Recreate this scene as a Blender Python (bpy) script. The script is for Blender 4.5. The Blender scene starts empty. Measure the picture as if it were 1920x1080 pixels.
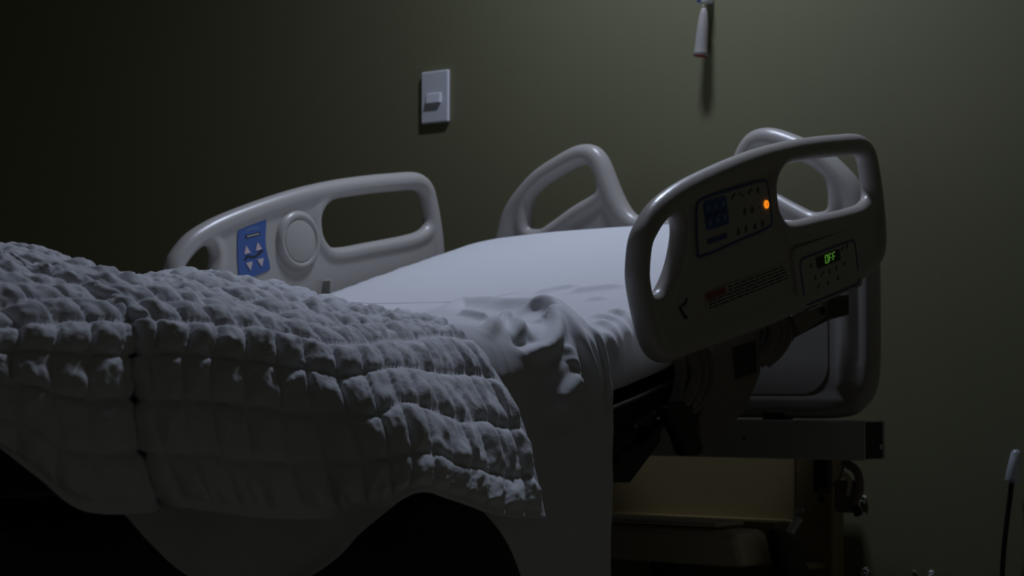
import bpy, bmesh, math, random
import numpy as np
from mathutils import Vector, Matrix

# ------------------------------------------------------------------ camera, light, exposure
scene = bpy.context.scene
cam_data = bpy.data.cameras.new('camera')
cam = bpy.data.objects.new('camera', cam_data)
scene.collection.objects.link(cam)
cam.location = (2.255, -3.516, 0.66)
cam.rotation_euler = (math.radians(90 + 2.82), 0, math.radians(38.46))
cam_data.sensor_width = 36.0
cam_data.lens = 3930 / 1920 * 36.0
cam_data.clip_start = 0.05
cam_data.dof.use_dof = True
cam_data.dof.focus_distance = 2.95
cam_data.dof.aperture_fstop = 9.0
scene.camera = cam

world = bpy.data.worlds.new('world')
scene.world = world
world.use_nodes = True
world.node_tree.nodes['Background'].inputs[0].default_value = (0.60, 0.61, 0.50, 1)
world.node_tree.nodes['Background'].inputs[1].default_value = 0.0185

lamp_data = bpy.data.lights.new('bedhead_lamp', 'AREA')
lamp_data.shape = 'RECTANGLE'
lamp_data.size = 0.22
lamp_data.size_y = 0.10
lamp_data.energy = 15.2
lamp_data.color = (0.70, 0.79, 1.0)
lamp = bpy.data.objects.new('bedhead_lamp', lamp_data)
scene.collection.objects.link(lamp)
lamp.location = (0.0, -0.38, 2.36)
lamp.rotation_euler = (math.radians(-28), 0, 0)

vs = scene.view_settings
vs.view_transform = 'Standard'
vs.look = 'None'
vs.exposure = 0.0
vs.gamma = 1.0
vs.use_curve_mapping = False

# ------------------------------------------------------------------ data (metres, world space)
QUILT = [[[-0.5, -2.814, 0.588], [-0.45, -2.814, 0.698], [-0.36, -2.814, 0.718], [-0.1, -2.814, 0.743], [0.15, -2.814, 0.778], [0.3, -2.814, 0.751], [0.5, -2.814, 0.702], [0.54, -2.844, 0.673], [0.545, -2.847, 0.644], [0.53, -2.835, 0.62]], [[-0.5, -2.614, 0.593], [-0.45, -2.614, 0.703], [-0.36, -2.614, 0.723], [-0.1, -2.614, 0.748], [0.15, -2.614, 0.783], [0.3, -2.614, 0.756], [0.5, -2.614, 0.705], [0.54, -2.644, 0.675], [0.545, -2.647, 0.645], [0.53, -2.635, 0.62]], [[-0.5, -2.394, 0.618], [-0.45, -2.394, 0.728], [-0.36, -2.394, 0.748], [-0.1, -2.394, 0.773], [0.15, -2.394, 0.808], [0.3, -2.394, 0.781], [0.5, -2.394, 0.72], [0.54, -2.424, 0.682], [0.545, -2.427, 0.65], [0.53, -2.415, 0.623]], [[-0.5, -2.194, 0.638], [-0.45, -2.194, 0.748], [-0.36, -2.194, 0.768], [-0.1, -2.194, 0.793], [0.15, -2.194, 0.828], [0.3, -2.194, 0.801], [0.5, -2.194, 0.732], [0.54, -2.224, 0.688], [0.545, -2.227, 0.654], [0.53, -2.215, 0.625]], [[-0.5, -2.154, 0.638], [-0.45, -2.154, 0.748], [-0.36, -2.154, 0.768], [-0.1, -2.154, 0.793], [0.15, -2.154, 0.828], [0.3, -2.154, 0.802], [0.5, -2.154, 0.733], [0.545, -2.189, 0.683], [0.55, -2.192, 0.641], [0.535, -2.18, 0.603]], [[-0.5, -2.117, 0.638], [-0.45, -2.117, 0.748], [-0.36, -2.117, 0.768], [-0.1, -2.117, 0.793], [0.15, -2.117, 0.828], [0.3, -2.117, 0.803], [0.505, -2.117, 0.737], [0.55, -2.153, 0.684], [0.555, -2.149, 0.63], [0.54, -2.136, 0.572]], [[-0.5, -2.064, 0.638], [-0.45, -2.064, 0.748], [-0.36, -2.064, 0.768], [-0.1, -2.064, 0.793], [0.15, -2.064, 0.828], [0.3, -2.064, 0.804], [0.5, -2.064, 0.741], [0.55, -2.104, 0.678], [0.555, -2.101, 0.607], [0.54, -2.08, 0.537]], [[-0.5, -2.003, 0.638], [-0.45, -2.003, 0.748], [-0.36, -2.003, 0.768], [-0.1, -2.003, 0.793], [0.15, -2.003, 0.828], [0.3, -2.003, 0.804], [0.499, -2.003, 0.743], [0.54, -2.028, 0.679], [0.545, -2.023, 0.605], [0.535, -1.988, 0.529]], [[-0.5, -1.974, 0.638], [-0.45, -1.974, 0.748], [-0.36, -1.974, 0.768], [-0.1, -1.974, 0.793], [0.15, -1.974, 0.828], [0.3, -1.974, 0.804], [0.484, -1.974, 0.742], [0.502, -1.979, 0.68], [0.508, -1.971, 0.604], [0.51, -1.942, 0.533]], [[-0.5, -1.954, 0.638], [-0.45, -1.954, 0.748], [-0.36, -1.954, 0.768], [-0.1, -1.96, 0.793], [0.15, -1.966, 0.828], [0.3, -1.971, 0.805], [0.503, -1.974, 0.746], [0.545, -1.999, 0.679], [0.553, -1.993, 0.605], [0.543, -1.951, 0.535]], [[-0.5, -1.848, 0.644], [-0.45, -1.848, 0.754], [-0.36, -1.848, 0.774], [-0.1, -1.864, 0.799], [0.15, -1.882, 0.834], [0.3, -1.897, 0.809], [0.51, -1.905, 0.746], [0.555, -1.942, 0.68], [0.565, -1.939, 0.604], [0.555, -1.889, 0.525]], [[-0.5, -1.732, 0.622], [-0.45, -1.732, 0.732], [-0.36, -1.732, 0.752], [-0.1, -1.76, 0.777], [0.15, -1.793, 0.812], [0.3, -1.82, 0.791], [0.515, -1.836, 0.739], [0.56, -1.875, 0.674], [0.575, -1.872, 0.597], [0.57, -1.829, 0.517]], [[-0.5, -1.603, 0.62], [-0.45, -1.603, 0.73], [-0.36, -1.603, 0.75], [-0.1, -1.647, 0.768], [0.15, -1.697, 0.803], [0.3, -1.739, 0.783], [0.52, -1.763, 0.73], [0.575, -1.797, 0.668], [0.6, -1.8, 0.59], [0.6, -1.765, 0.515]], [[-0.5, -1.463, 0.625], [-0.45, -1.463, 0.735], [-0.36, -1.463, 0.755], [-0.1, -1.525, 0.78], [0.15, -1.595, 0.815], [0.3, -1.654, 0.79], [0.525, -1.687, 0.725], [0.61, -1.732, 0.659], [0.655, -1.749, 0.59], [0.665, -1.751, 0.53]], [[-0.5, -1.315, 0.621], [-0.45, -1.315, 0.731], [-0.36, -1.315, 0.751], [-0.1, -1.397, 0.773], [0.15, -1.489, 0.808], [0.3, -1.566, 0.786], [0.515, -1.61, 0.729], [0.615, -1.659, 0.664], [0.67, -1.688, 0.596], [0.69, -1.716, 0.546]], [[-0.5, -1.151, 0.626], [-0.45, -1.151, 0.736], [-0.36, -1.151, 0.756], [-0.1, -1.254, 0.765], [0.15, -1.371, 0.795], [0.3, -1.468, 0.778], [0.49, -1.522, 0.734], [0.59, -1.564, 0.655], [0.645, -1.586, 0.578], [0.67, -1.631, 0.533]], [[-0.5, -0.977, 0.651], [-0.45, -0.977, 0.761], [-0.36, -0.977, 0.781], [-0.1, -1.103, 0.773], [0.15, -1.245, 0.773], [0.3, -1.364, 0.763], [0.465, -1.431, 0.738], [0.56, -1.453, 0.645], [0.61, -1.472, 0.563], [0.64, -1.509, 0.507]], [[-0.5, -0.8, 0.697], [-0.45, -0.8, 0.807], [-0.36, -0.8, 0.827], [-0.1, -0.95, 0.8], [0.15, -1.12, 0.771], [0.3, -1.261, 0.76], [0.445, -1.341, 0.734], [0.545, -1.361, 0.638], [0.585, -1.367, 0.556], [0.605, -1.37, 0.497]]]
SHEET = [[[0.05, -1.97, 0.764], [0.25, -1.97, 0.762], [0.38, -1.97, 0.751], [0.446, -1.97, 0.735], [0.466, -1.97, 0.7], [0.472, -1.97, 0.64], [0.476, -1.97, 0.567], [0.476, -1.97, 0.527]], [[0.05, -1.921, 0.764], [0.25, -1.921, 0.762], [0.38, -1.921, 0.751], [0.446, -1.921, 0.735], [0.466, -1.921, 0.7], [0.472, -1.921, 0.64], [0.476, -1.921, 0.529], [0.478, -1.921, 0.489]], [[0.05, -1.866, 0.764], [0.25, -1.866, 0.762], [0.38, -1.866, 0.751], [0.446, -1.866, 0.735], [0.466, -1.866, 0.7], [0.472, -1.866, 0.64], [0.476, -1.866, 0.487], [0.48, -1.866, 0.447]], [[0.05, -1.787, 0.764], [0.25, -1.787, 0.762], [0.38, -1.787, 0.751], [0.446, -1.787, 0.735], [0.466, -1.787, 0.7], [0.472, -1.787, 0.64], [0.476, -1.787, 0.448], [0.485, -1.787, 0.408]], [[0.05, -1.685, 0.764], [0.25, -1.685, 0.762], [0.38, -1.685, 0.751], [0.446, -1.685, 0.735], [0.466, -1.685, 0.7], [0.472, -1.685, 0.64], [0.476, -1.685, 0.475], [0.485, -1.685, 0.435]], [[0.05, -1.58, 0.764], [0.25, -1.58, 0.762], [0.38, -1.58, 0.751], [0.446, -1.58, 0.735], [0.466, -1.58, 0.7], [0.472, -1.58, 0.64], [0.476, -1.58, 0.523], [0.48, -1.58, 0.483]], [[0.05, -1.464, 0.764], [0.25, -1.464, 0.763], [0.38, -1.464, 0.751], [0.446, -1.464, 0.735], [0.466, -1.464, 0.7], [0.472, -1.464, 0.64], [0.476, -1.464, 0.582], [0.476, -1.464, 0.542]], [[0.05, -1.4, 0.764], [0.25, -1.4, 0.763], [0.372, -1.4, 0.751], [0.442, -1.4, 0.739], [0.47, -1.4, 0.703], [0.48, -1.4, 0.64], [0.485, -1.4, 0.573], [0.486, -1.4, 0.533]], [[0.05, -1.35, 0.764], [0.25, -1.35, 0.763], [0.36, -1.35, 0.751], [0.436, -1.35, 0.745], [0.477, -1.35, 0.708], [0.494, -1.35, 0.64], [0.499, -1.35, 0.525], [0.502, -1.35, 0.485]], [[0.05, -1.29, 0.765], [0.25, -1.29, 0.763], [0.36, -1.29, 0.752], [0.436, -1.29, 0.745], [0.477, -1.29, 0.708], [0.494, -1.29, 0.64], [0.499, -1.29, 0.448], [0.502, -1.29, 0.408]], [[0.05, -1.223, 0.766], [0.25, -1.223, 0.764], [0.36, -1.223, 0.753], [0.436, -1.223, 0.745], [0.477, -1.223, 0.708], [0.494, -1.223, 0.64], [0.499, -1.223, 0.381], [0.502, -1.223, 0.341]], [[0.05, -1.138, 0.77], [0.25, -1.138, 0.769], [0.36, -1.138, 0.757], [0.436, -1.138, 0.745], [0.477, -1.138, 0.708], [0.494, -1.138, 0.64], [0.499, -1.138, 0.366], [0.502, -1.138, 0.326]], [[0.05, -0.894, 0.799], [0.25, -1.006, 0.788], [0.38, -1.041, 0.778], [0.452, -1.067, 0.754], [0.484, -1.067, 0.713], [0.495, -1.065, 0.632], [0.498, -1.068, 0.518], [0.5, -1.075, 0.322]]]
SHEET_RIDGES = [([[0.155, -1.052, 0.78], [0.102, -0.933, 0.795], [0.18, -0.97, 0.792], [0.263, -1.022, 0.785], [0.295, -1.022, 0.785], [0.339, -1.032, 0.783], [0.38, -1.041, 0.778], [0.426, -1.065, 0.765]], 0.016, 0.02, 'z'), ([[0.335, -1.091, 0.77], [0.335, -1.059, 0.777], [0.356, -1.049, 0.778], [0.395, -1.066, 0.77], [0.442, -1.095, 0.751], [0.469, -1.11, 0.725], [0.486, -1.113, 0.694], [0.493, -1.106, 0.658], [0.495, -1.098, 0.617], [0.497, -1.101, 0.565]], 0.014, 0.01, 'n'), ([[0.393, -1.101, 0.761], [0.4, -1.087, 0.764], [0.428, -1.112, 0.752], [0.449, -1.144, 0.738], [0.466, -1.181, 0.723], [0.475, -1.217, 0.712], [0.477, -1.247, 0.708]], 0.02, 0.011, 'n'), ([[0.453, -1.303, 0.736], [0.426, -1.256, 0.748], [0.342, -1.126, 0.762], [0.358, -1.126, 0.759], [0.431, -1.203, 0.746], [0.459, -1.23, 0.732]], 0.015, 0.01, 'n'), ([[0.494, -1.21, 0.64], [0.493, -1.181, 0.659], [0.491, -1.151, 0.677]], 0.017, 0.01, 'n'), ([[0.456, -1.068, 0.751], [0.479, -1.073, 0.724], [0.49, -1.075, 0.685], [0.494, -1.068, 0.649]], 0.006, 0.005, 'n'), ([[0.458, -1.085, 0.745], [0.482, -1.09, 0.709], [0.493, -1.083, 0.656], [0.496, -1.077, 0.608]], 0.005, 0.005, 'n'), ([[0.467, -1.148, 0.722], [0.478, -1.148, 0.706], [0.486, -1.155, 0.693]], 0.01, 0.011, 'n'), ([[0.463, -1.256, 0.727], [0.46, -1.227, 0.73], [0.453, -1.192, 0.736]], -0.01, 0.012, 'n'), ([[0.488, -1.298, 0.683], [0.497, -1.288, 0.579], [0.498, -1.28, 0.469]], -0.012, 0.028, 'n'), ([[0.495, -1.206, 0.615], [0.497, -1.199, 0.543], [0.498, -1.199, 0.436]], 0.012, 0.028, 'n'), ([[0.236, -1.101, 0.774], [0.285, -1.124, 0.768], [0.321, -1.138, 0.762]], 0.01, 0.008, 'z')]
MATTRESS_RIDGES = [([[0.186, -0.852, 0.812], [0.202, -0.82, 0.821], [0.24, -0.792, 0.828]], 0.007, 0.01), ([[0.245, -0.841, 0.814], [0.283, -0.814, 0.82], [0.328, -0.789, 0.823]], 0.007, 0.012), ([[0.31, -0.88, 0.8], [0.337, -0.86, 0.803]], 0.005, 0.008), ([[0.38, -0.968, 0.77], [0.391, -0.948, 0.773], [0.403, -0.923, 0.776], [0.421, -0.908, 0.775]], 0.006, 0.01), ([[0.399, -0.989, 0.762], [0.416, -0.976, 0.76], [0.437, -0.983, 0.748], [0.45, -0.982, 0.718]], 0.007, 0.007), ([[0.391, -0.963, 0.769], [0.412, -0.95, 0.767], [0.437, -0.957, 0.754], [0.45, -0.96, 0.722]], 0.007, 0.007), ([[0.387, -0.936, 0.776], [0.41, -0.926, 0.774], [0.434, -0.933, 0.762], [0.45, -0.935, 0.727]], 0.006, 0.008), ([[0.43, -1.005, 0.748], [0.447, -1.001, 0.734], [0.45, -0.992, 0.702]], 0.006, 0.007)]
SEAM = [[-0.308, -0.813, 0.818], [-0.251, -0.84, 0.814], [-0.145, -0.874, 0.807], [-0.062, -0.886, 0.805], [0.047, -0.891, 0.804], [0.097, -0.869, 0.809], [0.145, -0.832, 0.819], [0.226, -0.795, 0.827], [0.304, -0.755, 0.835]]


# ------------------------------------------------------------------ helpers
COL = scene.collection
rng = np.random.default_rng(7)

def mat(name, color, rough=0.5, metal=0.0, noise=None, bump=None, emit=None, spec=0.5, trans=0.0, sheen=0.0):
    m = bpy.data.materials.new(name)
    m.use_nodes = True
    nt = m.node_tree
    b = nt.nodes['Principled BSDF']
    b.inputs['Base Color'].default_value = (*color, 1)
    b.inputs['Roughness'].default_value = rough
    b.inputs['Metallic'].default_value = metal
    b.inputs['Specular IOR Level'].default_value = spec
    if trans:
        b.inputs['Transmission Weight'].default_value = trans
    if sheen:
        b.inputs['Sheen Weight'].default_value = sheen
    tc = nt.nodes.new('ShaderNodeTexCoord')
    if noise:
        sc, amt = noise
        n = nt.nodes.new('ShaderNodeTexNoise')
        n.inputs['Scale'].default_value = sc
        n.inputs['Detail'].default_value = 5
        nt.links.new(tc.outputs['Object'], n.inputs['Vector'])
        mx = nt.nodes.new('ShaderNodeMix')
        mx.data_type = 'RGBA'
        mx.inputs[6].default_value = (*[max(0, c * (1 - amt)) for c in color], 1)
        mx.inputs[7].default_value = (*[min(1, c * (1 + amt)) for c in color], 1)
        nt.links.new(n.outputs['Fac'], mx.inputs[0])
        nt.links.new(mx.outputs[2], b.inputs['Base Color'])
    if bump:
        sc, st, ds = bump
        n2 = nt.nodes.new('ShaderNodeTexNoise')
        n2.inputs['Scale'].default_value = sc
        n2.inputs['Detail'].default_value = 6
        nt.links.new(tc.outputs['Object'], n2.inputs['Vector'])
        bp = nt.nodes.new('ShaderNodeBump')
        bp.inputs['Strength'].default_value = st
        bp.inputs['Distance'].default_value = ds
        nt.links.new(n2.outputs['Fac'], bp.inputs['Height'])
        nt.links.new(bp.outputs['Normal'], b.inputs['Normal'])
    if emit:
        b.inputs['Emission Color'].default_value = (*emit[0], 1)
        b.inputs['Emission Strength'].default_value = emit[1]
    return m

M = dict(
    wall=mat('green_wall_paint', (0.222, 0.216, 0.120), 0.62, noise=(2.2, 0.05), bump=(90, 0.12, 0.0012)),
    floor=mat('brown_floor', (0.30, 0.27, 0.20), 0.5, noise=(3, 0.15)),
    ceil=mat('ceiling_paint', (0.30, 0.30, 0.26), 0.9),
    plastic=mat('cream_grey_plastic', (0.42, 0.39, 0.365), 0.33, noise=(30, 0.03), bump=(500, 0.03, 0.0004)),
    plastic2=mat('beige_plastic', (0.72, 0.62, 0.46), 0.45, noise=(12, 0.05)),
    cover=mat('tan_base_cover', (0.30, 0.235, 0.110), 0.5, noise=(6, 0.06)),
    arm=mat('brown_grey_plastic', (0.20, 0.17, 0.15), 0.5, noise=(20, 0.06)),
    steel=mat('painted_grey_steel', (0.68, 0.69, 0.68), 0.38, 0.0, noise=(14, 0.06)),
    dark=mat('dark_metal', (0.035, 0.035, 0.036), 0.45, 0.4, noise=(20, 0.15)),
    green=mat('dark_green_metal', (0.03, 0.045, 0.03), 0.5, 0.2, noise=(20, 0.1)),
    black=mat('black_plastic', (0.010, 0.010, 0.011), 0.5),
    chrome=mat('bright_metal', (0.6, 0.6, 0.6), 0.25, 0.9),
    linen=mat('white_linen', (0.71, 0.71, 0.74), 0.9, noise=(40, 0.02), bump=(700, 0.10, 0.0006), sheen=0.1),
    sheet=mat('white_cotton_sheet', (0.68, 0.68, 0.71), 0.9, noise=(40, 0.03), bump=(420, 0.16, 0.0010), sheen=0.1),
    quilt=mat('pale_grey_quilted_cotton', (0.74, 0.74, 0.78), 0.9, noise=(30, 0.04), bump=(85, 0.45, 0.0030), sheen=0.1),
    white=mat('white_switch_plastic', (0.80, 0.80, 0.86), 0.45),
    grey_face=mat('warm_grey_inlay', (0.40, 0.39, 0.35), 0.6),
    blue=mat('blue_label', (0.05, 0.115, 0.34), 0.45),
    blue_d=mat('dark_blue_print', (0.07, 0.09, 0.25), 0.5),
    pale=mat('pale_pink_print', (0.62, 0.50, 0.52), 0.5),
    key=mat('grey_key_print', (0.11, 0.11, 0.11), 0.6),
    ink=mat('dark_print', (0.02, 0.022, 0.025), 0.6),
    silver=mat('pale_blue_print', (0.22, 0.33, 0.50), 0.5),
    red=mat('red_plastic', (0.35, 0.03, 0.03), 0.4),
    rust=mat('orange_red_print', (0.30, 0.06, 0.02), 0.6),
    clear=mat('clear_plastic', (0.80, 0.84, 0.90), 0.15, trans=0.55),
    chip=mat('white_plaster_chip', (0.75, 0.76, 0.78), 0.8),
    chip2=mat('grey_green_plaster_chip', (0.36, 0.36, 0.30), 0.8),
    led=mat('orange_indicator', (0.8, 0.25, 0.02), 0.4, emit=((1.0, 0.27, 0.012), 1.0)),
    led_core=mat('orange_indicator_slot', (0.4, 0.1, 0.02), 0.4, emit=((1.0, 0.12, 0.01), 0.45)),
    digit=mat('green_segment', (0.1, 0.5, 0.05), 0.4, emit=((0.16, 0.50, 0.05), 0.36)),
    disp=mat('display_window', (0.004, 0.004, 0.004), 0.25),
)

def tag(o, label, cat, group=None):
    o['label'] = label
    o['category'] = cat
    if group:
        o['group'] = group
    return o

def link(name, me, m, parent=None):
    o = bpy.data.objects.new(name, me)
    COL.objects.link(o)
    if m is not None and not me.materials:
        me.materials.append(m)
    if parent is not None:
        o.parent = parent
    return o

def root_of(p):
    """world position of the frame that a part's vertices are written in"""
    v = Vector((0, 0, 0))
    while p is not None:
        v = v + p.location
        p = p.parent
    return v

def mesh(name, verts, faces, m, parent=None, smooth=True):
    off = root_of(parent)
    me = bpy.data.meshes.new(name)
    V = np.asarray(verts, float) - np.array(off)
    F = faces
    if isinstance(F, np.ndarray):
        n, k = F.shape
        me.vertices.add(len(V))
        me.vertices.foreach_set('co', V.ravel())
        me.loops.add(n * k)
        me.loops.foreach_set('vertex_index', F.ravel().astype(np.int32))
        me.polygons.add(n)
        me.polygons.foreach_set('loop_start', np.arange(0, n * k, k, dtype=np.int32))
        me.polygons.foreach_set('loop_total', np.full(n, k, dtype=np.int32))
        me.update(calc_edges=True)
        me.validate()
    else:
        me.from_pydata([tuple(v) for v in V], [], F)
        me.update()
    if smooth:
        me.polygons.foreach_set('use_smooth', np.ones(len(me.polygons), dtype=bool))
    return link(name, me, m, parent)

def bm_obj(name, bm, m, parent=None, smooth=False):
    off = root_of(parent)
    bmesh.ops.recalc_face_normals(bm, faces=bm.faces[:])
    bmesh.ops.translate(bm, verts=bm.verts[:], vec=-off)
    me = bpy.data.meshes.new(name)
    bm.to_mesh(me)
    bm.free()
    if smooth:
        me.polygons.foreach_set('use_smooth', np.ones(len(me.polygons), dtype=bool))
    return link(name, me, m, parent)

def bevel_all(bm, w, seg=2, ang=0.5):
    if w > 0:
        ed = [e for e in bm.edges if len(e.link_faces) == 2 and e.calc_face_angle(0) > ang]
        bmesh.ops.bevel(bm, geom=ed, offset=w, segments=seg, affect='EDGES', profile=0.5, clamp_overlap=True)

def box(name, lo, hi, m, parent=None, bev=0.004, rot=None, seg=2):
    bm = bmesh.new()
    bmesh.ops.create_cube(bm, size=1.0)
    lo, hi = Vector(lo), Vector(hi)
    for v in bm.verts:
        v.co = Vector(((v.co[i] + 0.5) * (hi[i] - lo[i]) + lo[i]) for i in range(3))
    bevel_all(bm, bev, seg)
    if rot:
        axis, ang = rot
        bmesh.ops.rotate(bm, verts=bm.verts[:], cent=(lo + hi) / 2, matrix=Matrix.Rotation(ang, 3, axis))
    return bm_obj(name, bm, m, parent)

def prism_x(name, yz, x0, x1, m, parent=None, bev=0.003, seg=2):
    """outline in the YZ plane extruded along X"""
    bm = bmesh.new()
    a = [bm.verts.new((x0, y, z)) for y, z in yz]
    b = [bm.verts.new((x1, y, z)) for y, z in yz]
    bm.faces.new(a)
    bm.faces.new(b[::-1])
    n = len(a)
    for i in range(n):
        bm.faces.new((a[i], b[i], b[(i + 1) % n], a[(i + 1) % n]))
    bmesh.ops.recalc_face_normals(bm, faces=bm.faces[:])
    bevel_all(bm, bev, seg)
    return bm_obj(name, bm, m, parent)

def catmull(P, n=8, closed=False):
    P = np.asarray(P, float)
    N = len(P)
    out = []
    rngi = range(N) if closed else range(N - 1)
    for i in rngi:
        if closed:
            p0, p1, p2, p3 = P[i - 1], P[i], P[(i + 1) % N], P[(i + 2) % N]
        else:
            p1, p2 = P[i], P[i + 1]
            p0 = P[i - 1] if i > 0 else 2 * p1 - p2
            p3 = P[i + 2] if i + 2 < N else 2 * p2 - p1
        for k in range(n):
            t = k / n
            out.append(0.5 * ((2 * p1) + (-p0 + p2) * t + (2 * p0 - 5 * p1 + 4 * p2 - p3) * t * t
                              + (-p0 + 3 * p1 - 3 * p2 + p3) * t ** 3))
    if not closed:
        out.append(P[-1])
    return np.array(out)

def tube(name, path, r, m, parent=None, seg=12, n=6, spline=True, caps=True):
    P = catmull(path, n) if spline and len(path) > 2 else np.asarray(path, float)
    N = len(P)
    R = np.full(N, r) if np.isscalar(r) else np.interp(np.linspace(0, 1, N), np.linspace(0, 1, len(r)), r)
    tg = np.gradient(P, axis=0)
    tg /= np.linalg.norm(tg, axis=1)[:, None] + 1e-12
    up = np.array([0, 0, 1.0]) if abs(tg[0][2]) < 0.9 else np.array([1.0, 0, 0])
    V = []
    u = np.cross(tg[0], up)
    u /= np.linalg.norm(u)
    ang = np.linspace(0, 2 * np.pi, seg, endpoint=False)
    for i in range(N):
        u = u - tg[i] * (u @ tg[i])
        u /= np.linalg.norm(u)
        w = np.cross(tg[i], u)
        V.append(P[i] + R[i] * (np.cos(ang)[:, None] * u + np.sin(ang)[:, None] * w))
    V = np.concatenate(V)
    F = []
    for i in range(N - 1):
        for k in range(seg):
            a, b = i * seg + k, i * seg + (k + 1) % seg
            F.append((a, b, b + seg, a + seg))
    if caps:
        F.append(tuple(range(seg))[::-1])
        F.append(tuple((N - 1) * seg + k for k in range(seg)))
    return mesh(name, V, F, m, parent)

def lathe(name, prof, origin, axis, m, parent=None, seg=28):
    """prof: (radius, height) pairs; axis: unit direction of height"""
    ax = Vector(axis).normalized()
    u = ax.orthogonal().normalized()
    w = ax.cross(u)
    V, F = [], []
    for r, h in prof:
        for k in range(seg):
            t = 2 * math.pi * k / seg
            V.append(Vector(origin) + ax * h + (u * math.cos(t) + w * math.sin(t)) * r)
    n = len(prof)
    for i in range(n - 1):
        for k in range(seg):
            a, b = i * seg + k, i * seg + (k + 1) % seg
            F.append((a, b, b + seg, a + seg))
    F.append(tuple(range(seg))[::-1])
    F.append(tuple((n - 1) * seg + k for k in range(seg)))
    return mesh(name, [tuple(v) for v in V], F, m, parent)

# ---- signed distance modelling for the moulded plastic
def poly_dist(P, loop):
    """unsigned distance and inside flag of points P (N,2) to a closed polyline"""
    A = loop
    B = np.roll(loop, -1, axis=0)
    d2 = np.full(len(P), 1e9)
    inside = np.zeros(len(P), bool)
    for a, b in zip(A, B):
        ab = b - a
        ap = P - a
        t = np.clip((ap @ ab) / (ab @ ab + 1e-15), 0, 1)
        q = ap - t[:, None] * ab
        d2 = np.minimum(d2, (q * q).sum(1))
        c = ((a[1] > P[:, 1]) != (b[1] > P[:, 1]))
        if c.any():
            xi = a[0] + (P[:, 1] - a[1]) * (b[0] - a[0]) / (b[1] - a[1] + 1e-15)
            inside ^= c & (P[:, 0] < xi)
    return np.sqrt(d2), inside

def smin(a, b, k):
    h = np.clip(0.5 + 0.5 * (b - a) / k, 0, 1)
    return b * (1 - h) + a * h - k * h * (1 - h)

def moulded(L0, holes, r0, rh, tp, k=0.010):
    """a panel with a rounded rim: returns f(P2, d) giving signed distance"""
    def f(P2, x):
        d0, i0 = poly_dist(P2, L0)
        v = np.sqrt(d0 * d0 + x * x) - r0
        s0 = np.where(i0, -d0, d0)
        pan = np.maximum(s0, np.abs(x) - tp)
        for H in holes:
            dh, ih = poly_dist(P2, H)
            v = smin(v, np.sqrt(dh * dh + x * x) - rh, 0.004)
            pan = np.maximum(pan, np.where(ih, dh, -dh))
        return smin(v, pan, k)
    return f

def surface_nets(f, lo, hi, h):
    """f(P2, x) sampled on a grid; axes 0,1 in the sheet plane, axis 2 = thickness"""
    ax = [np.arange(lo[i], hi[i] + h, h) for i in range(3)]
    n = [len(a) for a in ax]
    g0, g1 = np.meshgrid(ax[0], ax[1], indexing='ij')
    P2 = np.c_[g0.ravel(), g1.ravel()]
    val = np.stack([f(P2, np.full(len(P2), x)).reshape(n[0], n[1]) for x in ax[2]], axis=2)
    sg = val < 0
    corner = [(i, j, k) for i in (0, 1) for j in (0, 1) for k in (0, 1)]
    sl = lambda a, c: a[c[0]:c[0] + n[0] - 1, c[1]:c[1] + n[1] - 1, c[2]:c[2] + n[2] - 1]
    cnt = sum(sl(sg, c).astype(int) for c in corner)
    active = (cnt > 0) & (cnt < 8)
    acc = np.zeros(active.shape + (3,))
    num = np.zeros(active.shape)
    for a in corner:
        for axis in range(3):
            if a[axis] == 0:
                b = list(a)
                b[axis] = 1
                va, vb = sl(val, a), sl(val, b)
                cr = (va < 0) != (vb < 0)
                t = np.where(cr, va / np.where(cr, va - vb, 1), 0)
                p = np.zeros(active.shape + (3,))
                for q in range(3):
                    p[..., q] = a[q]
                p[..., axis] += t
                acc += p * cr[..., None]
                num += cr
    idx = -np.ones(active.shape, int)
    cells = np.argwhere(active)
    idx[active] = np.arange(len(cells))
    V = (cells + acc[active] / num[active][:, None]) * h + np.array(lo)
    quads = []
    for axis in range(3):
        o1, o2 = [(1, 2), (2, 0), (0, 1)][axis]
        s0 = [slice(None)] * 3
        s1 = [slice(None)] * 3
        s0[axis] = slice(0, n[axis] - 1)
        s1[axis] = slice(1, n[axis])
        A, B = sg[tuple(s0)], sg[tuple(s1)]
        e = np.argwhere(A != B)
        e = e[(e[:, o1] > 0) & (e[:, o2] > 0) & (e[:, o1] < n[o1] - 1) & (e[:, o2] < n[o2] - 1)]
        fl = A[tuple(e.T)]
        d1 = np.zeros(3, int)
        d1[o1] = 1
        d2 = np.zeros(3, int)
        d2[o2] = 1
        q = np.stack([idx[tuple((e - d1 - d2).T)], idx[tuple((e - d2).T)], idx[tuple(e.T)], idx[tuple((e - d1).T)]], 1)
        q = np.where(fl[:, None], q, q[:, ::-1])
        quads.append(q)
    Q = np.concatenate(quads)
    for _ in range(2):                      # pull the vertices onto the surface
        ev = lambda W: f(W[:, :2], W[:, 2])
        v0 = ev(V)
        g = np.stack([(ev(V + d) - v0) / 1e-4 for d in np.eye(3) * 1e-4], 1)
        V = V - g * (v0 / ((g * g).sum(1) + 1e-6))[:, None] * 0.8
    return V, Q

# ---- value noise
_tab = rng.random((256, 256))
def vnoise(x, y):
    xi, yi = np.floor(x).astype(int), np.floor(y).astype(int)
    fx, fy = x - xi, y - yi
    fx = fx * fx * fx * (fx * (fx * 6 - 15) + 10)
    fy = fy * fy * fy * (fy * (fy * 6 - 15) + 10)
    g = lambda a, b: _tab[a % 256, b % 256]
    return (g(xi, yi) * (1 - fx) + g(xi + 1, yi) * fx) * (1 - fy) + (g(xi, yi + 1) * (1 - fx) + g(xi + 1, yi + 1) * fx) * fy

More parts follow.
